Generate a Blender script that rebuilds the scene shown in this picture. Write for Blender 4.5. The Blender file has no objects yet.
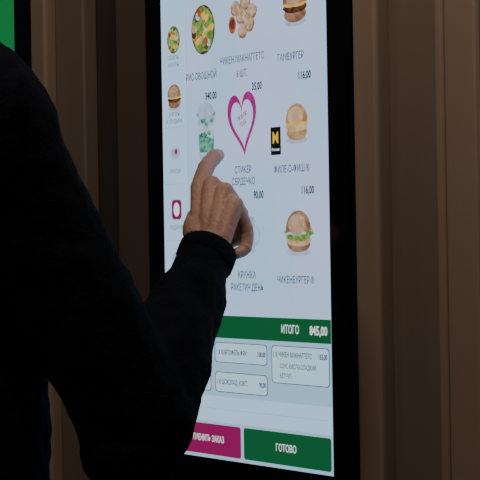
import bpy, bmesh, math, random
from mathutils import Vector, Matrix, noise
random.seed(4)
H = 1.30                       # eye height of the photographer
ALPHA = math.radians(56)       # kiosk wall turned away from the lens
U = Vector((math.cos(ALPHA), -math.sin(ALPHA), 0))
N = Vector((-math.sin(ALPHA), -math.cos(ALPHA), 0))
CORNER = Vector((0.1155, 2.52, H - 0.304))        # lower right corner of the display
ORG = CORNER - U * 0.4
def frame(du=0.0):
    o = ORG + U * du
    return Matrix(((U.x, 0, N.x, o.x), (U.y, 0, N.y, o.y), (0, 1, 0, o.z), (0, 0, 0, 1)))
FLOOR_V = -ORG.z
CEIL_V = 2.8 - ORG.z
col = bpy.context.scene.collection

# ------------------------------------------------------------------ materials
def principled(name, c1, c2=None, scale=20, rough=0.5, bump=0.0, stretch=(1, 1, 1), spec=0.5, bscale=None, sss=0.0, coat=0.0):
    m = bpy.data.materials.new(name); m.use_nodes = True
    nt = m.node_tree; b = nt.nodes['Principled BSDF']
    b.inputs['Roughness'].default_value = rough
    b.inputs['Specular IOR Level'].default_value = spec
    b.inputs['Coat Weight'].default_value = coat
    if sss:
        b.inputs['Subsurface Weight'].default_value = sss
        b.inputs['Subsurface Radius'].default_value = (0.01, 0.004, 0.002)
        b.inputs['Subsurface Scale'].default_value = 0.6
    tc = nt.nodes.new('ShaderNodeTexCoord'); mp = nt.nodes.new('ShaderNodeMapping')
    mp.inputs['Scale'].default_value = stretch
    nt.links.new(tc.outputs['Object'], mp.inputs['Vector'])
    nz = nt.nodes.new('ShaderNodeTexNoise'); nz.inputs['Scale'].default_value = scale; nz.inputs['Detail'].default_value = 5
    nt.links.new(mp.outputs['Vector'], nz.inputs['Vector'])
    cr = nt.nodes.new('ShaderNodeValToRGB')
    cr.color_ramp.elements[0].position = 0.3; cr.color_ramp.elements[1].position = 0.7
    cr.color_ramp.elements[0].color = (*c1, 1); cr.color_ramp.elements[1].color = (*(c2 or c1), 1)
    nt.links.new(nz.outputs['Fac'], cr.inputs['Fac']); nt.links.new(cr.outputs['Color'], b.inputs['Base Color'])
    if bump:
        n2 = nt.nodes.new('ShaderNodeTexNoise'); n2.inputs['Scale'].default_value = bscale or scale; n2.inputs['Detail'].default_value = 4
        nt.links.new(mp.outputs['Vector'], n2.inputs['Vector'])
        bp = nt.nodes.new('ShaderNodeBump'); bp.inputs['Strength'].default_value = bump; bp.inputs['Distance'].default_value = 0.004
        nt.links.new(n2.outputs['Fac'], bp.inputs['Height']); nt.links.new(bp.outputs['Normal'], b.inputs['Normal'])
    return m

def lit(name, c1, c2=None, strength=1.0, scale=90):
    m = bpy.data.materials.new(name); m.use_nodes = True
    nt = m.node_tree; b = nt.nodes['Principled BSDF']
    b.inputs['Base Color'].default_value = (0.01, 0.01, 0.012, 1)
    b.inputs['Roughness'].default_value = 0.2
    b.inputs['Emission Strength'].default_value = strength
    if c2:
        tc = nt.nodes.new('ShaderNodeTexCoord')
        nz = nt.nodes.new('ShaderNodeTexNoise'); nz.inputs['Scale'].default_value = scale; nz.inputs['Detail'].default_value = 3
        nt.links.new(tc.outputs['Object'], nz.inputs['Vector'])
        cr = nt.nodes.new('ShaderNodeValToRGB')
        cr.color_ramp.elements[0].position = 0.38; cr.color_ramp.elements[1].position = 0.62
        cr.color_ramp.elements[0].color = (*c1, 1); cr.color_ramp.elements[1].color = (*c2, 1)
        nt.links.new(nz.outputs['Fac'], cr.inputs['Fac']); nt.links.new(cr.outputs['Color'], b.inputs['Emission Color'])
    else:
        b.inputs['Emission Color'].default_value = (*c1, 1)
    return m

M = {}
M['bg'] = lit('display_white_sheen', (0.45, 0.69, 0.93), (0.57, 0.68, 1.0), 1.0, 5)  # cyan-lavender noise paints the sheen of the glass into the white
M['nav'] = lit('display_nav', (0.50, 0.75, 1.0), None, 1.0)
M['panel'] = lit('display_panel', (0.42, 0.67, 0.86), None, 0.9)
M['card'] = lit('display_card', (0.52, 0.76, 0.94), None, 1.0)
M['line'] = lit('display_line', (0.42, 0.52, 0.70), None, 0.8)
M['ink'] = lit('display_ink', (0.012, 0.02, 0.035), None, 0.8)
M['grey'] = lit('display_grey_ink', (0.07, 0.09, 0.15), None, 0.8)
M['green'] = lit('display_green', (0.006, 0.12, 0.04), None, 0.9)
M['green2'] = lit('display_green_light', (0.012, 0.19, 0.05), None, 0.9)
M['mag'] = lit('display_magenta', (0.33, 0.01, 0.12), None, 0.8)
M['heart'] = lit('display_heart', (0.38, 0.015, 0.20), (0.46, 0.03, 0.26), 0.9, 60)
M['white'] = lit('display_text_white', (0.85, 0.95, 1.0), None, 1.0)
M['bun'] = lit('food_bun', (0.42, 0.22, 0.09), (0.60, 0.36, 0.18), 0.9, 70)
M['bunhi'] = lit('food_bun_highlight', (0.62, 0.38, 0.20), (0.72, 0.50, 0.30), 0.95, 50)
M['dbun'] = lit('food_bun_brown', (0.24, 0.11, 0.06), (0.42, 0.24, 0.15), 0.9, 70)
M['dbunhi'] = lit('food_bun_brown_highlight', (0.42, 0.24, 0.15), (0.55, 0.36, 0.26), 0.95, 50)
M['patty'] = lit('food_patty', (0.05, 0.018, 0.01), (0.16, 0.06, 0.03), 0.9, 150)
M['nug'] = lit('food_nugget', (0.45, 0.28, 0.15), (0.72, 0.54, 0.36), 0.9, 120)
M['lett'] = lit('food_lettuce', (0.08, 0.22, 0.03), (0.32, 0.44, 0.12), 0.9, 160)
M['chee'] = lit('food_cheese', (0.85, 0.48, 0.05), (0.85, 0.60, 0.12), 0.95, 60)
M['tom'] = lit('food_tomato', (0.45, 0.04, 0.02), (0.60, 0.12, 0.04), 0.9, 120)
M['fish'] = lit('food_fillet', (0.55, 0.36, 0.15), (0.8, 0.62, 0.40), 0.9, 140)
M['cup'] = lit('cup_white', (0.34, 0.50, 0.66), (0.55, 0.73, 0.86), 0.9, 60)
M['cupg'] = lit('cup_green', (0.05, 0.24, 0.16), (0.22, 0.50, 0.40), 0.9, 150)
M['blk'] = lit('tile_black', (0.01, 0.008, 0.01), None, 0.5)
M['yel'] = lit('tile_yellow', (0.9, 0.55, 0.03), None, 0.9)
M['mug_shadow'] = lit('mug_shadow_grey', (0.40, 0.53, 0.76), (0.48, 0.62, 0.86), 0.9, 80)  # mug body grey, also the painted shadow under the burgers

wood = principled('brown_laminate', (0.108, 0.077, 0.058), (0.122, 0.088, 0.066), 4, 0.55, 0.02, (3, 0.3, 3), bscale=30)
wood2 = principled('brown_laminate_dark_shaded', (0.056, 0.039, 0.030), (0.064, 0.045, 0.034), 4, 0.55, 0.02, (3, 0.3, 3), bscale=30)  # dark brown, deepened to carry the shade on the left frame
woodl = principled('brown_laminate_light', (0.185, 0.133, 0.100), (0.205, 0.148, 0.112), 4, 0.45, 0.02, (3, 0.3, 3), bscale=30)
gap = principled('recess_shade_black', (0.016, 0.010, 0.007), (0.022, 0.014, 0.010), 8, 0.7)  # near-black with the shade of the recess put into the colour
glass = principled('bezel_black_glass', (0.003, 0.003, 0.004), None, 5, 0.12, spec=0.5)
plastic = principled('black_plastic', (0.015, 0.015, 0.017), (0.02, 0.02, 0.022), 80, 0.45, 0.1)
steel = principled('brushed_steel', (0.25, 0.25, 0.26), (0.32, 0.32, 0.33), 60, 0.3, 0.05, (1, 30, 1))
steel.node_tree.nodes['Principled BSDF'].inputs['Metallic'].default_value = 1
cloth = principled('dark_navy_knit', (0.0022, 0.003, 0.006), (0.004, 0.005, 0.009), 60, 0.95, 0.6, bscale=220, spec=0.1)
trous = principled('black_trousers', (0.007, 0.007, 0.009), (0.011, 0.011, 0.013), 60, 0.9, 0.4, bscale=250, spec=0.15)
skin = principled('skin', (0.31, 0.165, 0.12), (0.38, 0.21, 0.155), 45, 0.5, 0.4, bscale=180, sss=0.10, spec=0.4)
lipm = principled('lips', (0.33, 0.11, 0.09), None, 40, 0.45)
nailm = principled('fingernail', (0.50, 0.33, 0.28), (0.54, 0.37, 0.32), 30, 0.25, coat=0.3)
hairm = principled('brown_hair', (0.02, 0.012, 0.008), (0.045, 0.027, 0.016), 60, 0.6, 0.9, (1, 1, 0.2), bscale=160)
eyew = principled('eye_white', (0.6, 0.58, 0.55), None, 10, 0.15)
iris = principled('iris', (0.06, 0.035, 0.02), None, 10, 0.15)
shoe = principled('shoe_leather', (0.012, 0.01, 0.009), (0.02, 0.016, 0.014), 60, 0.4, 0.2)
sole = principled('shoe_sole', (0.05, 0.045, 0.04), None, 60, 0.8)

# ------------------------------------------------------------------ helpers
def obj(name, bm, mats, parent=None, mat=None, smooth=False):
    me = bpy.data.meshes.new(name); bm.normal_update(); bm.to_mesh(me); bm.free()
    for m in (mats if isinstance(mats, list) else [mats]): me.materials.append(m)
    if smooth:
        for p in me.polygons: p.use_smooth = True
    o = bpy.data.objects.new(name, me); col.objects.link(o)
    if mat is not None: o.matrix_world = mat
    if parent: 
        o.parent = parent
    return o
def box_bm(bm, lo, hi, bevel=0.0, seg=3):
    r = bmesh.ops.create_cube(bm, size=1)
    vs = r['verts']
    for v in vs:
        v.co = Vector([lo[i] + (hi[i] - lo[i]) * (v.co[i] + 0.5) for i in range(3)])
    if bevel:
        es = list({e for v in vs for e in v.link_edges})
        bmesh.ops.bevel(bm, geom=es, offset=bevel, segments=seg, affect='EDGES', profile=0.5)
def box(name, lo, hi, m, bevel=0.0, parent=None, mat=None):
    bm = bmesh.new(); box_bm(bm, lo, hi, bevel)
    return obj(name, bm, m, parent, mat, smooth=False)
def empty(name, mat=None):
    e = bpy.data.objects.new(name, None); col.objects.link(e); e.empty_display_size = 0.1
    if mat is not None: e.matrix_world = mat
    return e

# ------------------------------------------------------------------ display artwork
class Art:
    def __init__(s): s.v = []; s.f = []; s.m = []; s.names = []
    def mi(s, k):
        if k not in s.names: s.names.append(k)
        return s.names.index(k)
    def poly(s, pts, w, k):
        i = len(s.v); s.v += [(p[0], p[1], w) for p in pts]; s.f.append(list(range(i, i + len(pts)))); s.m.append(s.mi(k))
    def rect(s, u0, v0, u1, v1, w, k, r=0.0):
        if r <= 0: return s.poly([(u0, v0), (u1, v0), (u1, v1), (u0, v1)], w, k)
        pts = []
        for cx, cy, a0 in ((u1 - r, v0 + r, -90), (u1 - r, v1 - r, 0), (u0 + r, v1 - r, 90), (u0 + r, v0 + r, 180)):
            for j in range(6):
                a = math.radians(a0 + 18 * j); pts.append((cx + r * math.cos(a), cy + r * math.sin(a)))
        s.poly(pts, w, k)
    def ell(s, cx, cy, rx, ry, w, k, rot=0, wob=0.0, n=28, a0=0, a1=360):
        pts = []; ph = random.random() * 9
        full = abs(a1 - a0) >= 360
        for j in range(n + (0 if full else 1)):
            a = math.radians(a0 + (a1 - a0) * j / n)
            q = 1 + wob * (math.sin(5 * a + ph) * 0.6 + math.sin(9 * a + 2 * ph) * 0.4)
            x, y = rx * q * math.cos(a), ry * q * math.sin(a)
            c, d = math.cos(rot), math.sin(rot)
            pts.append((cx + x * c - y * d, cy + x * d + y * c))
        s.poly(pts, w, k)
    def ring(s, outer, inner, w, k):
        n = len(outer)
        for j in range(n):
            s.poly([outer[j], outer[(j + 1) % n], inner[(j + 1) % n], inner[j]], w, k)
    def text(s, t, u, v, size, k, w=0.0022, align='CENTER', bold=0.00015, rot=0.0, sx=.76):
        cu = bpy.data.curves.new('t', 'FONT'); cu.body = t; cu.size = size; cu.align_x = align; cu.align_y = 'CENTER'
        cu.resolution_u = 2; cu.offset = bold
        o = bpy.data.objects.new('t', cu); col.objects.link(o)
        bpy.context.view_layer.update()
        me = bpy.data.meshes.new_from_object(o.evaluated_get(bpy.context.evaluated_depsgraph_get()))
        i = len(s.v); c, d = math.cos(rot), math.sin(rot)
        for q in me.vertices:
            x = q.co.x * sx; y = q.co.y
            s.v.append((u + x * c - y * d, v + x * d + y * c, w))
        for p in me.polygons:
            s.f.append([i + a for a in p.vertices]); s.m.append(s.mi(k))
        bpy.data.objects.remove(o); bpy.data.meshes.remove(me); bpy.data.curves.remove(cu)
    def build(s, name, parent):
        me = bpy.data.meshes.new(name); me.from_pydata(s.v, [], s.f)
        for k in s.names: me.materials.append(M[k])
        for p, m in zip(me.polygons, s.m): p.material_index = m
        me.update()
        o = bpy.data.objects.new(name, me); col.objects.link(o); o.parent = parent
        return o

def burger(a, cx, cy, sc, kind='beef', w=0.0016):
    d = 0.00008
    B1, B2 = ('bun', 'bunhi') if kind == 'fish' else ('dbun', 'dbunhi')
    def E(x, y, rx, ry, k, i, **kw): a.ell(cx + x * sc, cy + y * sc, rx * sc, ry * sc, w + d * i, k, **kw)
    a.ell(cx, cy - 0.47 * sc, 0.47 * sc, 0.10 * sc, w, 'mug_shadow')  # cast shadow painted under the burger
    E(0, -0.28, 0.46, 0.20, B1, 1)
    if kind in ('beef', 'fish'):
        E(0, -0.12, 0.50, 0.13, 'patty' if kind == 'beef' else 'fish', 2, wob=0.04)
        E(0, -0.02, 0.50, 0.09, 'chee', 3, wob=0.10)
        if kind == 'beef': E(0.05, 0.03, 0.46, 0.06, 'tom', 4, wob=0.1)
    else:
        E(0, -0.20, 0.50, 0.14, 'nug', 2, wob=0.06)
        E(0, -0.06, 0.55, 0.17, 'lett', 3, wob=0.16)
        E(-0.1, -0.03, 0.38, 0.06, 'cup', 4, wob=0.2)
        E(0.1, 0.05, 0.44, 0.06, 'lett', 5, wob=0.2)
    E(0, 0.05, 0.49, 0.43, B1, 6, a0=-8, a1=188)
    E(-0.05, 0.16, 0.34, 0.24, B2, 7)  # lighter oval paints a highlight on the crown
    if kind != 'fish':
        for j in range(12):
            x = random.uniform(-0.3, 0.28); y = random.uniform(0.15, 0.38)
            E(x, y, 0.025, 0.016, 'fish', 8, n=8)
def salad(a, cx, cy, sc, w=0.0016):
    a.ell(cx, cy, 0.5 * sc, 0.58 * sc, w, 'patty'); a.ell(cx, cy, 0.46 * sc, 0.54 * sc, w + 0.0001, 'lett', wob=0.08)
    ks = ['chee', 'tom', 'lett', 'chee', 'patty', 'chee', 'nug', 'lett', 'cup']
    for j in range(30):
        an = random.random() * 6.28; r = math.sqrt(random.random()) * 0.40
        a.ell(cx + r * sc * math.cos(an), cy + r * 1.15 * sc * math.sin(an), 0.10 * sc, 0.08 * sc, w + 0.0002 + j * 0.00001, ks[j % 9], wob=0.2, rot=an, n=12)
def nuggets(a, cx, cy, sc, w=0.0016):
    for j, (x, y, r) in enumerate([(-.30, .24, .18), (.1, .35, .19), (.36, .12, .18), (-.06, .05, .2), (.24, -.15, .2), (-.02, -.30, .17)]):
        a.ell(cx + x * sc, cy + y * sc, r * 1.12 * sc, r * 0.95 * sc, w + j * 0.0001, 'dbun', wob=0.06)
        a.ell(cx + (x - .01) * sc, cy + (y + .03) * sc, r * 0.95 * sc, r * 0.78 * sc, w + j * 0.0001 + 0.00005, 'nug', wob=0.08)
    a.ell(cx - .42 * sc, cy - .12 * sc, .15 * sc, .2 * sc, w + 0.0007, 'tom'); a.ell(cx - .42 * sc, cy - .1 * sc, .1 * sc, .12 * sc, w + 0.0008, 'patty')
def cup(a, cx, cy, sc, w=0.0016):
    a.poly([(cx - .28 * sc, cy - .55 * sc), (cx + .28 * sc, cy - .55 * sc), (cx + .34 * sc, cy + .35 * sc), (cx - .34 * sc, cy + .35 * sc)], w, 'cup')
    a.ell(cx, cy - .55 * sc, .28 * sc, .06 * sc, w + 0.00005, 'cup')
    a.ell(cx, cy + .36 * sc, .37 * sc, .08 * sc, w + 0.0001, 'cupg')
    a.ell(cx, cy + .42 * sc, .31 * sc, .19 * sc, w + 0.0002, 'mug_shadow')
    a.poly([(cx - .27 * sc, cy - .45 * sc), (cx + .27 * sc, cy - .45 * sc), (cx + .3 * sc, cy - .18 * sc), (cx - .29 * sc, cy - .05 * sc)], w + 0.0001, 'cupg')
    for j in range(9):
        a.ell(cx + random.uniform(-.22, .22) * sc, cy + random.uniform(-.1, .24) * sc, .07 * sc, .05 * sc, w + 0.0003 + j * 1e-5, 'cupg' if j % 3 else 'grey', wob=.2, n=12)
def mug(a, cx, cy, sc, w=0.0016):
    pts = lambda r: [(cx + .33 * sc + r * sc * math.cos(i * math.pi / 10), cy + 1.1 * r * sc * math.sin(i * math.pi / 10)) for i in range(20)]
    a.ring(pts(.24), pts(.16), w, 'mug_shadow')
    a.rect(cx - .4 * sc, cy - .42 * sc, cx + .34 * sc, cy + .4 * sc, w + .0001, 'mug_shadow', .06 * sc)
    a.ell(cx - .03 * sc, cy + .4 * sc, .37 * sc, .08 * sc, w + .0002, 'line')
def heart(a, cx, cy, sw, sh, w=0.0016):
    def pts(k, thin=0.0):
        o = []
        for j in range(48):
            t = 2 * math.pi * j / 48
            x = 16 * math.sin(t) ** 3 / 16.0; y = (13 * math.cos(t) - 5 * math.cos(2 * t) - 2 * math.cos(3 * t) - math.cos(4 * t) + 2.5) / 14.5
            x *= k * sw / 2; y = y * k * sh / 2
            r = 0.10
            o.append((cx + x * math.cos(r) - y * math.sin(r), cy + x * math.sin(r) + y * math.cos(r)))
        return o
    a.ring(pts(1.0), pts(0.76), w, 'heart')
    a.text('ЛЮБЛЮ', cx, cy + .012, .0085, 'heart', rot=.35); a.text('ТЕБЯ', cx + .002, cy + .002, .0085, 'heart', rot=.35)

def menu_art(parent):
    a = Art()
    a.rect(0, 0, .4, .711, .0010, 'bg')
    a.rect(0, .197, .066, .711, .0011, 'nav'); a.rect(.066, .197, .0668, .66, .0013, 'line')
    a.rect(0, .665, .4, .711, .0013, 'green'); a.text('ВЫБЕРИТЕ БЛЮДА', .2, .688, .02, 'white')
    for j, (kind, l1, l2) in enumerate([('s', 'САЛАТЫ', 'И РОЛЛЫ'), ('b', 'БУРГЕРЫ', 'И СЕНДВИЧИ'), ('n', 'ЗАКУСКИ', ''), ('m', 'ПОДАРКИ', ''), ('c', 'НАПИТКИ', '')]):
        v = .592 - j * .081
        if kind == 's': salad(a, .034, v, .034)
        elif kind == 'b': burger(a, .034, v, .036, 'beef')
        elif kind == 'n':
            a.ell(.034, v, .012, .010, .0016, 'cup'); a.ell(.036, v + .002, .004, .004, .0018, 'heart')
        elif kind == 'm':
            a.rect(.022, v - .014, .048, v + .014, .0016, 'mag', .006); a.ell(.035, v, .008, .010, .0018, 'white')
        else: cup(a, .034, v, .034)
        a.text(l1, .034, v - .026, .0085, 'grey', bold=0); a.text(l2, .034, v - .036, .0085, 'grey', bold=0)
        a.rect(.004, v - .0445, .062, v - .044, .0014, 'line')
    C = [.112, .208, .331]
    R = [.601, .456, .312]
    salad(a, C[0], R[0] - .002, .060)
    nuggets(a, C[1] + .004, R[0] + .004, .060)
    burger(a, C[2] + .002, R[0] + .012, .054, 'beef')
    cup(a, C[0] + .004, R[1] + .001, .066)
    heart(a, C[1] - .001, R[1] + .004, .070, .088)
    burger(a, C[2] + .002, R[1] + .001, .050, 'fish')
    a.rect(.273, R[1] - .040, .296, R[1] - .003, .0016, 'blk', .001)
    a.text('M', .2845, R[1] - .018, .022, 'yel', bold=.0003, sx=.9); a.text('Россия', .2845, R[1] - .033, .005, 'white', sx=1)
    mug(a, C[0], R[2], .05)
    mug(a, C[1] + .006, R[2] - .002, .055)
    burger(a, C[2] + .002, R[2] + .002, .057, 'chicken')
    T = lambda t, u, v, s=.0135: a.text(t, u, v, s, 'grey')
    T('РИС ОВОЩНОЙ', .106, .534)
    T('ЧИКЕН МАКНАГГЕТС', .208, .550); T('6 ШТ.', .208, .530)
    T('ГАМБУРГЕР', .322, .543)
    T('КОФЕ', .112, .392); T('СТИКЕР', .207, .399); T('СЕРДЕЧКО', .207, .383)
    T('ФИЛЕ-О-ФИШ ®', .320, .396)
    T('КРУЖКА', .112, .25); T('КРУЖКА', .212, .256); T('РАКЕТИЧ.ДЕНЬ', .212, .239)
    T('ЧИКЕНБУРГЕР ®', .325, .250)
    for t, u, v in [('340,00', .130, .505), ('35,00', .243, .510), ('116,00', .352, .5165), ('90,00', .243, .364), ('116,00', .355, .367), ('95,00', .13, .36)]:
        a.text(t, u, v, .0142, 'ink', bold=.0004)
    for v in (.490, .345): a.rect(.075, v, .392, v + .0006, .0013, 'nav')
    # order summary
    a.rect(0, 0, .4, .197, .0012, 'panel')
    a.rect(0, .169, .4, .200, .0014, 'green')
    a.text('ИТОГО', .331, .1845, .0155, 'white', align='RIGHT'); a.text('845,00', .393, .1845, .0165, 'white', align='RIGHT', bold=.0004, sx=.86)
    def card(u0, v0, u1, v1):
        a.rect(u0, v0, u1, v1, .0014, 'ink', .006); a.rect(u0 + .0014, v0 + .0009, u1 - .0014, v1 - .0009, .0015, 'card', .0055)
    card(.266, .113, .396, .163); card(.128, .135, .256, .163); card(.128, .094, .256, .122); card(.004, .135, .118, .163); card(.004, .094, .118, .122)
    a.text('1 X ЧИКЕН МАКНАГГЕТС', .270, .151, .0095, 'ink', align='LEFT'); a.text('155,00', .392, .151, .0095, 'ink', align='RIGHT', bold=.0003)
    a.text('СОУС КИСЛО-СЛАДКИЙ', .286, .136, .0088, 'grey', align='LEFT'); a.text('КЕТЧУП', .286, .123, .0088, 'grey', align='LEFT')
    a.text('1 X КАРТОФЕЛЬ ФРИ', .133, .149, .0095, 'ink', align='LEFT'); a.text('100,00', .253, .149, .0095, 'ink', align='RIGHT', bold=.0003)
    a.text('1 X ШОКОЛАД. КОКТ.', .133, .108, .0095, 'ink', align='LEFT'); a.text('90,00', .253, .108, .0095, 'ink', align='RIGHT', bold=.0003)
    a.text('2 X БИГ', .01, .149, .0085, 'ink', align='LEFT'); a.text('1 X СОК', .01, .108, .0085, 'ink', align='LEFT')
    a.rect(0, .052, .4, .088, .00135, 'nav'); a.rect(.01, .070, .39, .0704, .0015, 'line')
    a.rect(.004, .005, .190, .048, .0016, 'mag', .004); a.rect(.197, .005, .397, .048, .0016, 'green', .004)
    a.text('ОТМЕНИТЬ ЗАКАЗ', .105, .027, .0125, 'white'); a.text('ГОТОВО', .297, .027, .0135, 'white', sx=.85)
    return a.build('menu_display', parent)

def promo_art(parent):
    a = Art()
    a.rect(0, 0, .4, .711, .001, 'green'); a.rect(0, .60, .4, .711, .0012, 'green2')
    a.text('ЗАКАЖИ', .19, .62, .05, 'chee', bold=.001); a.text('ЗДЕСЬ', .19, .55, .05, 'white', bold=.001)
    burger(a, .19, .33, .22, 'beef')
    a.rect(.05, .05, .35, .12, .0014, 'chee', .01); a.text('НАЧАТЬ', .2, .085, .04, 'green', bold=.001)
    return a.build('promo_display', parent)

def kiosk(name, du, art):
    e = empty(name, frame(du))
    def B(n, lo, hi, m, bv=0.0):
        o = box(n, lo, hi, m, bv); o.parent = e; return o
    B('bezel_glass', (-.047, -.075, -.045), (.446, .80, .0006), glass, .004)
    B('side_frame_left', (-.155, FLOOR_V + .002, -.12), (-.049, CEIL_V - .002, -.012), wood2, .006)  # shade on this side is painted in by the darker laminate
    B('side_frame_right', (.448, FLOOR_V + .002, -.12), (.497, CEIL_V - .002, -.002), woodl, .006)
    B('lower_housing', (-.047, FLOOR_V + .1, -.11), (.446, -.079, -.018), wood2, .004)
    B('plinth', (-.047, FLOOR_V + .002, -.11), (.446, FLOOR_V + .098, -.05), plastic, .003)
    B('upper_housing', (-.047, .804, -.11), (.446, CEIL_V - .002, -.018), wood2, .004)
    bm = bmesh.new()
    box_bm(bm, (.15, -.40, -.015), (.25, -.22, .028), .008); box_bm(bm, (.158, -.28, .0285), (.242, -.235, .030), .0005, 1)
    for r in range(4):
        for c in range(3): box_bm(bm, (.168 + c * .023, -.375 + r * .021, .028), (.184 + c * .023, -.362 + r * .021, .032), .002, 1)
    o = obj('card_terminal', bm, plastic); o.parent = e
    bm = bmesh.new(); box_bm(bm, (.29, -.30, -.017), (.40, -.25, -.008), .003); box_bm(bm, (.30, -.28, -.0075), (.39, -.274, -.005), .0005, 1)
    o = obj('receipt_slot', bm, steel); o.parent = e
    art(e)
    return e
kiosk('self_order_kiosk', 0.0, menu_art)
kiosk('self_order_kiosk', -.856, promo_art)
kiosk('self_order_kiosk', .856, promo_art)

# ------------------------------------------------------------------ shell
F0 = frame(0)
box('wall_back', (-2.6, FLOOR_V, -.22), (3.4, CEIL_V, -.125), gap, mat=F0)
tn = 1
for k in (-1, 0, 1):
    d = k * .856
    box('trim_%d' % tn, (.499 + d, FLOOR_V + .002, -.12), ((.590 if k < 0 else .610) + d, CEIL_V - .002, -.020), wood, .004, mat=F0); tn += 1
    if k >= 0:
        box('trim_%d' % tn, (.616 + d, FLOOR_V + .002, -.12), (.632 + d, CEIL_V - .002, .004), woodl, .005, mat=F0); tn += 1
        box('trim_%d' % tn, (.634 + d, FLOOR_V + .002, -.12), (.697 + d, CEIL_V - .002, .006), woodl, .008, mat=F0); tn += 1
    else: box('trim_%d' % tn, (.594 + d, FLOOR_V + .002, -.12), (.697 + d, CEIL_V - .002, -.04), gap, .004, mat=F0); tn += 1  # left post coloured near-black to stand in for shade
fl = principled('floor_tile', (0.06, 0.05, 0.045), (0.08, 0.07, 0.06), 6, 0.35, 0.05)
ce = principled('ceiling_paint', (0.08, 0.07, 0.06), (0.09, 0.08, 0.07), 6, 0.8, 0.05)
box('floor', (-2.6, FLOOR_V - .1, -.22), (3.4, FLOOR_V, 4.0), fl, mat=F0)
box('ceiling', (-2.6, CEIL_V, -.22), (3.4, CEIL_V + .1, 4.0), ce, mat=F0)

# ------------------------------------------------------------------ body building tools
def catmull(P, R, n=5):
    P = [Vector(p) for p in P]; out = []; rr = []
    for i in range(len(P) - 1):
        p0 = P[max(i - 1, 0)]; p1 = P[i]; p2 = P[i + 1]; p3 = P[min(i + 2, len(P) - 1)]
        for j in range(n):
            t = j / n
            out.append(0.5 * ((2 * p1) + (-p0 + p2) * t + (2 * p0 - 5 * p1 + 4 * p2 - p3) * t * t + (-p0 + 3 * p1 - 3 * p2 + p3) * t ** 3))
            s = t * t * (3 - 2 * t)
            rr.append(tuple(R[i][k] * (1 - s) + R[i + 1][k] * s for k in (0, 1)))
    out.append(P[-1]); rr.append(R[-1])
    return out, rr
def loft(bm, P, R, ref=(0, 0, 1), seg=20, sub=5, mi=0):
    """closed tapered tube. R entries: radius or (radius across, radius along ref)"""
    R = [r if isinstance(r, tuple) else (r, r) for r in R]
    P, R = catmull(P, R, sub)
    t0 = (P[1] - P[0]).normalized(); t1 = (P[-1] - P[-2]).normalized()
    pre = []; post = []
    for q in (0.97, 0.8, 0.5):
        h = math.sqrt(1 - q * q)
        pre.append((P[0] - t0 * h * min(R[0]), (R[0][0] * q, R[0][1] * q)))
        post.append((P[-1] + t1 * h * min(R[-1]), (R[-1][0] * q, R[-1][1] * q)))
    P = [p for p, r in reversed(pre)] + P + [p for p, r in post]
    R = [r for p, r in reversed(pre)] + R + [r for p, r in post]
    rings = []; ref = Vector(ref)
    for i, p in enumerate(P):
        t = (P[min(i + 1, len(P) - 1)] - P[max(i - 1, 0)]).normalized()
        b = ref - t * ref.dot(t)
        if b.length < 1e-4: b = t.orthogonal()
        b.normalize(); a = t.cross(b)
        rings.append([bm.verts.new(p + a * (R[i][0] * math.cos(2 * math.pi * k / seg)) + b * (R[i][1] * math.sin(2 * math.pi * k / seg))) for k in range(seg)])
        ref = b
    fs = []
    for i in range(len(rings) - 1):
        for k in range(seg):
            fs.append(bm.faces.new((rings[i][k], rings[i][(k + 1) % seg], rings[i + 1][(k + 1) % seg], rings[i + 1][k])))
    fs.append(bm.faces.new(list(reversed(rings[0])))); fs.append(bm.faces.new(rings[-1]))
    for f in fs: f.material_index = mi
def ball(bm, c, r, rot=None, seg=20):
    r = r if isinstance(r, tuple) else (r, r, r)
    m = Matrix.Translation(Vector(c)) @ (rot or Matrix.Identity(4)) @ Matrix.Diagonal((*r, 1))
    bmesh.ops.create_uvsphere(bm, u_segments=seg, v_segments=seg // 2 + 2, radius=1, matrix=m)
def finish(name, bm, m, voxel, smooth=4, parent=None, disp=None):
    bmesh.ops.recalc_face_normals(bm, faces=bm.faces)
    o = obj(name, bm, m, parent)
    r = o.modifiers.new('r', 'REMESH'); r.mode = 'VOXEL'; r.voxel_size = voxel; r.use_smooth_shade = True
    s = o.modifiers.new('s', 'SMOOTH'); s.factor = 0.5; s.iterations = smooth
    for k, (st, sz) in enumerate(disp or []):
        tx = bpy.data.textures.new(name + '_fold%d' % k, 'CLOUDS'); tx.noise_scale = sz; tx.noise_depth = 1
        d = o.modifiers.new('d%d' % k, 'DISPLACE'); d.texture = tx; d.strength = st; d.mid_level = 0.5; d.texture_coords = 'GLOBAL'
    return o

person = empty('person')
FW = Vector((.829, .559, 0)); RT = Vector((.559, -.829, 0)); UP = Vector((0, 0, 1))
def rel(x, y, z): return Vector((x, y, H + z))

# ---- right arm joints
SH = rel(-.300, 2.315, .152); EL = rel(-.130, 2.40, -.224); WR = rel(-.040, 2.580, -.010)
CH = Vector((-.43, 2.46, 0)); BL = Vector((-.395, 2.465, 0))
def at(c, z, f=0, r=0): return Vector((c.x, c.y, 0)) + FW * f + RT * r + UP * z
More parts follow.
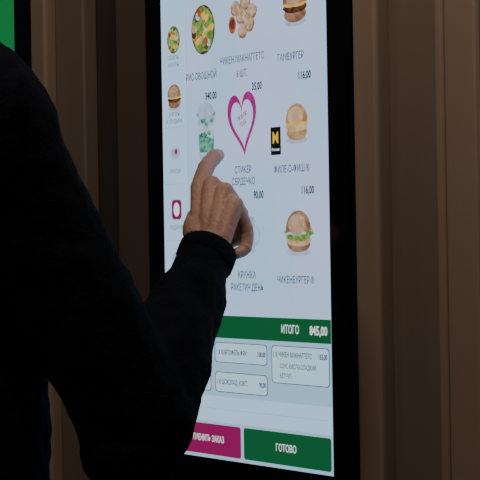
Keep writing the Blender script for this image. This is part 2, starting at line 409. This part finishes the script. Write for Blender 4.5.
# ---- sweater: torso + both sleeves in one surface
bm = bmesh.new()
loft(bm, [at(BL, .90), at(BL, 1.0, .005), at(BL, 1.12, .01), at(CH, 1.26, .015), at(CH, 1.38, 0), at(CH, 1.46, -.02), at(CH, 1.52, -.03)],
     [(.19, .135), (.185, .135), (.175, .13), (.19, .135), (.185, .125), (.14, .10), (.075, .07)], ref=FW, seg=32)
loft(bm, [at(CH, 1.485, -.01, .05), at(CH, 1.485, 0, .11), SH], [.085, .090, .084])
loft(bm, [SH, SH.lerp(EL, .3), SH.lerp(EL, .65), EL + Vector((0, 0, .01))], [.084, .072, .071, .070], ref=FW)
loft(bm, [EL + Vector((-.004, 0, 0)), EL.lerp(WR, .3), EL.lerp(WR, .65), EL.lerp(WR, .93)], [.068, .063, .048, .035], ref=FW)
ball(bm, EL + Vector((-.008, -.01, -.026)), .058)
LS = at(CH, 1.425, 0, -.19); LE = LS + Vector((-.02, -.02, -.30)) - FW * .03; LW = LE + FW * .08 - UP * .24
loft(bm, [at(CH, 1.43, -.01, -.06), at(CH, 1.435, 0, -.13), LS], [.085, .085, .078])
loft(bm, [LS, LS.lerp(LE, .5), LE, LE.lerp(LW, .5), LW], [.078, .068, .058, .05, .038], ref=FW)
finish('sweater', bm, cloth, .006, 6, person, disp=[(.014, .09), (.007, .03)])
def ringband(name, c, axis, r, h, t, m, squash=1.0, ref=UP):
    bm = bmesh.new(); ax = axis.normalized(); b = (Vector(ref) - ax * Vector(ref).dot(ax)).normalized(); a = ax.cross(b)
    S = 64; prof = [(r, -h), (r + t, -h * .8), (r + t * 1.1, 0), (r + t, h * .8), (r, h), (r - t, h * .8), (r - t, -h * .8)]
    vs = []
    for k in range(S):
        an = 2 * math.pi * k / S; rib = (0.0008 if k % 2 else -0.0004)
        vs.append([bm.verts.new(c + ax * z + (a * math.cos(an) + b * squash * math.sin(an)) * (q + (rib if q > r else 0))) for q, z in prof])
    n = len(prof)
    for k in range(S):
        for j in range(n): bm.faces.new((vs[k][j], vs[k][(j + 1) % n], vs[(k + 1) % S][(j + 1) % n], vs[(k + 1) % S][j]))
    bmesh.ops.recalc_face_normals(bm, faces=bm.faces)
    return obj(name, bm, m, person, smooth=True)
ringband('cuff', EL.lerp(WR, .95), WR - EL, .0345, .014, .003, cloth)
ringband('cuff', LW, LW - LE, .036, .014, .003, cloth)
ringband('collar', at(CH, 1.535, -.035), UP + FW * .2, .066, .018, .006, cloth)

# ---- hands
def hand(name, fingers, palm, wrist, nails, voxel=.0013):
    bm = bmesh.new()
    loft(bm, *wrist)
    for P, R, ref in palm: loft(bm, P, R, ref, seg=16)
    for P, R in fingers:
        loft(bm, P, R, UP, seg=16, sub=4)
        for p, r in zip(P[1:-1], R[1:-1]): ball(bm, p, r * 1.07, seg=14)
    o = finish(name, bm, skin, voxel, 3, person)
    bn = bmesh.new()
    for c, t, nrm, L, W in nails:
        t = t.normalized(); nrm = (nrm - t * nrm.dot(t)).normalized(); s = t.cross(nrm)
        m = Matrix(((s.x, t.x, nrm.x, c.x), (s.y, t.y, nrm.y, c.y), (s.z, t.z, nrm.z, c.z), (0, 0, 0, 1))) @ Matrix.Diagonal((W, L, .0022, 1))
        bmesh.ops.create_uvsphere(bn, u_segments=16, v_segments=10, radius=1, matrix=m)
    n = obj(name + '_nails', bn, nailm, person, smooth=True)
    return o
SP = ORG + U * .159; SP.z = H + .117              # where the fingertip meets the glass
T_IDX = SP + N * .0104
I0 = rel(-.053, 2.636, .070); M0 = rel(-.036, 2.621, .074); R0 = rel(-.019, 2.604, .065); P0 = rel(-.006, 2.587, .047)
I1 = I0.lerp(T_IDX, .46) + Vector((-.003, -.005, .006)); I2 = I0.lerp(T_IDX, .75) + Vector((0, -.003, .007))
def curl(m, L, d1, d2, d3):
    a = m + Vector(d1).normalized() * L; b = a + Vector(d2).normalized() * L * .66; c = b + Vector(d3).normalized() * L * .42
    return [m, a, b, c]
fm = curl(M0, .045, (.42, .62, -.36), (.10, -.1, -1), (-.75, -.45, -.5))
fr = curl(R0, .043, (.44, .50, -.66), (.02, -.15, -1), (-.75, -.45, -.5))
fp = curl(P0, .038, (.42, .42, -.95), (-.05, -.15, -1), (-.75, -.45, -.5))
TH = [rel(-.058, 2.600, .012), rel(-.058, 2.640, .030), rel(-.046, 2.666, .044), rel(-.028, 2.676, .048)]
ax = (WR - EL).normalized()
fingers = [([I0, I1, I2, T_IDX], [.0126, .0114, .0104, .0088]),
           (fm, [.0118, .0110, .0098, .0086]), (fr, [.0114, .0104, .0094, .0082]), (fp, [.0106, .0094, .0085, .0075]),
           (TH, [.0145, .0125, .0112, .0095])]
palmn = Vector((.8, .3, -.3)).normalized()
palm = [([WR + Vector((-.013, .010, .005)), I0], [(.015, .013), (.0125, .0122)], palmn),
        ([WR + Vector((-.004, .004, .008)), M0], [(.016, .014), (.0125, .0126)], palmn),
        ([WR + Vector((.005, -.005, .006)), R0], [(.016, .014), (.0122, .0126)], palmn),
        ([WR + Vector((.012, -.012, .002)), P0], [(.015, .014), (.0115, .012)], palmn),
        ([WR + Vector((.004, .006, .012)), rel(-.024, 2.616, .045)], [(.025, .014), (.032, .015)], palmn),
        ([WR + Vector((-.010, .012, .006)), TH[0], TH[1]], [.017, .018, .014], palmn)]
nails = [(I2.lerp(T_IDX, .80) + Vector((-.0045, -.005, .0070)), T_IDX - I2, Vector((-.45, -.5, .75)), .0078, .0062),
         (fm[3].lerp(fm[2], .3) + Vector((.002, -.002, -.007)), fm[3] - fm[2], Vector((.3, -.2, -1)), .005, .005)]
hand('right_hand', fingers, palm, ([EL.lerp(WR, .85), WR, WR + ax * .012], [(.028, .022), (.029, .022), (.028, .020)], palmn), nails)
# left hand, relaxed at the side
d = (LW - LE).normalized(); fdir = (FW - d * FW.dot(d)).normalized()
lw = LW + d * .012
lf = []
lp = []
for k, (o, L) in enumerate([(.032, .092), (.011, .10), (-.011, .094), (-.031, .075)]):
    k0 = lw + d * (.092 - abs(o) * .15) + fdir * o
    pts = [k0, k0 + d * L * .45 + RT * .008, k0 + d * L * .72 + RT * .022, k0 + d * L * .90 + RT * .040]
    lf.append((pts, [.0103, .0095, .0086, .0074]))
    lp.append(([lw + fdir * o * .55, k0], [(.015, .012), (.0115, .0112)], fdir))
lp.append(([lw + d * .02, lw + d * .075], [(.013, .026), (.013, .032)], fdir))
tb = lw + d * .03 + fdir * .024 + RT * .01
th = [tb, tb + d * .035 + fdir * .018 + RT * .01, tb + d * .062 + fdir * .022 + RT * .016, tb + d * .084 + fdir * .018 + RT * .02]
lf.append((th, [.0135, .0115, .0102, .0088])); lp.append(([lw, tb], [.016, .016], fdir))
hand('left_hand', lf, lp, ([LW - d * .03, lw], [(.024, .028), (.022, .027)], fdir), [(p[-1] - RT * .006, p[-1] - p[-2], -RT, .006, .005) for p, r in lf], .0018)

# ---- head
HC = at(CH, H + .395, -.025)
zr = math.atan2(FW.y, FW.x)
LM = Matrix.Translation(HC) @ Matrix.Rotation(zr, 4, 'Z') @ Matrix.Rotation(math.radians(8), 4, 'Y')   # local +X is where the face looks
bm = bmesh.new()
ball(bm, (-.012, 0, .032), (.098, .077, .088), seg=32)
ball(bm, (.022, 0, -.02), (.068, .064, .085), seg=32)
ball(bm, (.048, 0, -.088), (.034, .036, .024))
loft(bm, [(-.005, .055, -.03), (.02, .046, -.075), (.058, .012, -.095)], [.016, .015, .014]); loft(bm, [(-.005, -.055, -.03), (.02, -.046, -.075), (.058, -.012, -.095)], [.016, .015, .014])
loft(bm, [(.086, 0, .018), (.100, 0, -.008), (.108, 0, -.024)], [.008, .009, .011]); ball(bm, (.096, .011, -.028), .008); ball(bm, (.096, -.011, -.028), .008)
loft(bm, [(.078, .048, .030), (.092, .02, .032), (.094, 0, .030), (.092, -.02, .032), (.078, -.048, .030)], [.007, .009, .008, .009, .007])
loft(bm, [(.074, .02, -.055), (.088, 0, -.052), (.074, -.02, -.055)], [.007, .009, .007]); loft(bm, [(.074, .016, -.063), (.086, 0, -.064), (.074, -.016, -.063)], [.006, .009, .006])
for s in (1, -1):
    ball(bm, (.058, s * .040, -.018), (.024, .02, .018))
    loft(bm, [(-.004, s * .076, .022), (-.016, s * .084, .012), (-.014, s * .083, -.012), (-.003, s * .077, -.028)], [.008, .010, .009, .008])
loft(bm, [(-.02, 0, -.04), (-.028, 0, -.10), (-.035, 0, -.17)], [.058, .056, .066], ref=(1, 0, 0))
bm.transform(LM); head = finish('head', bm, skin, .003, 4, person)
for s in (1, -1):
    bm = bmesh.new(); ball(bm, LM @ Vector((.076, s * .031, .008)), .0125, seg=20); obj('eye', bm, eyew, person, smooth=True)
    bm = bmesh.new(); ball(bm, LM @ Vector((.0868, s * .031, .007)), (.0035, .0035, .0055), seg=12); obj('iris', bm, iris, person, smooth=True)
    bm = bmesh.new(); loft(bm, [(.088, s * .014, .033), (.094, s * .030, .038), (.084, s * .048, .034)], [.003, .0035, .002]); bm.transform(LM); obj('eyebrow', bm, hairm, person, smooth=True)
bm = bmesh.new(); loft(bm, [(.080, .022, -.0575), (.0945, .006, -.055), (.0945, -.006, -.055), (.080, -.022, -.0575)], [.003, .0045, .0045, .003]); loft(bm, [(.080, .019, -.062), (.093, 0, -.066), (.080, -.019, -.062)], [.003, .005, .003]); bm.transform(LM); obj('lips', bm, lipm, person, smooth=True)
bm = bmesh.new()
ball(bm, (-.022, 0, .046), (.102, .084, .088), seg=32); ball(bm, (-.05, 0, -.01), (.070, .076, .075), seg=24); ball(bm, (.03, 0, .096), (.058, .06, .032)); 
bm.transform(LM); finish('hair', bm, hairm, .004, 2, person, disp=[(.012, .02)])

# ---- trousers and shoes
bm = bmesh.new()
loft(bm, [at(BL, .96), at(BL, .88), at(BL, .80)], [(.165, .115), (.18, .125), (.165, .115)], ref=FW, seg=28)
for s, ff in ((1, .02), (-1, -.03)):
    loft(bm, [at(BL, .84, 0, s * .085), at(BL, .66, ff * .5 + .01, s * .095), at(BL, .48, ff + .01, s * .10), at(BL, .28, ff, s * .105), at(BL, .09, ff - .01, s * .11)], [.096, .086, .066, .062, .055], ref=FW)
finish('trousers', bm, trous, .008, 4, person, disp=[(.012, .08)])
for s, ff in ((1, .02), (-1, -.03)):
    c = at(BL, 0, ff, s * .11)
    bm = bmesh.new(); loft(bm, [c + UP * .05 - FW * .05, c + UP * .055 + FW * .03, c + UP * .045 + FW * .12, c + UP * .036 + FW * .18], [(.036, .036), (.042, .042), (.045, .030), (.036, .020)], ref=UP)
    loft(bm, [c + UP * .05 - FW * .02, c + UP * .11 - FW * .015], [.040, .042]); finish('shoe', bm, shoe, .005, 3, person)
    bm = bmesh.new(); loft(bm, [c + UP * .012 - FW * .06, c + UP * .012 + FW * .03, c + UP * .012 + FW * .12, c + UP * .012 + FW * .185], [(.036, .012), (.040, .012), (.047, .012), (.036, .011)], ref=UP); obj('shoe_sole', bm, sole, person, smooth=True)

# ------------------------------------------------------------------ lights
def downlight(u, w, power, size=.25, target=None, colr=(1, .88, .74)):
    p = F0 @ Vector((u, CEIL_V - .03, w))
    bm = bmesh.new()
    bmesh.ops.create_cone(bm, cap_ends=True, segments=32, radius1=.07, radius2=.06, depth=.024, matrix=Matrix.Translation(p + UP * .018))
    bm2 = obj('ceiling_downlight', bm, steel)
    l = bpy.data.lights.new('lamp', 'AREA'); l.shape = 'DISK'; l.size = size; l.energy = power; l.color = colr
    o = bpy.data.objects.new('lamp', l); col.objects.link(o); o.location = p - UP * .01
    t = F0 @ Vector(target or (u, 0, w))
    o.rotation_euler = (t - o.location).to_track_quat('-Z', 'Y').to_euler()
    o.parent = bm2
downlight(.95, .55, 17, target=(.70, .6, 0))
downlight(.2, 2.2, 14, target=(.2, .2, 0))
downlight(-.9, 1.0, 4, target=(-.6, .5, 0))
w = bpy.data.worlds.new('dim_restaurant'); bpy.context.scene.world = w; w.use_nodes = True
w.node_tree.nodes['Background'].inputs[0].default_value = (.5, .46, .43, 1); w.node_tree.nodes['Background'].inputs[1].default_value = .035

# ------------------------------------------------------------------ camera
cd = bpy.data.cameras.new('camera'); cd.sensor_width = 36; cd.lens = 1972 / 480 * 36; cd.clip_start = .02
cam = bpy.data.objects.new('camera', cd); col.objects.link(cam)
cam.matrix_world = Matrix.Translation((0, 0, H)) @ Matrix.Rotation(math.radians(90), 4, 'X') @ Matrix.Rotation(math.radians(-.95), 4, 'Z')
bpy.context.scene.camera = cam
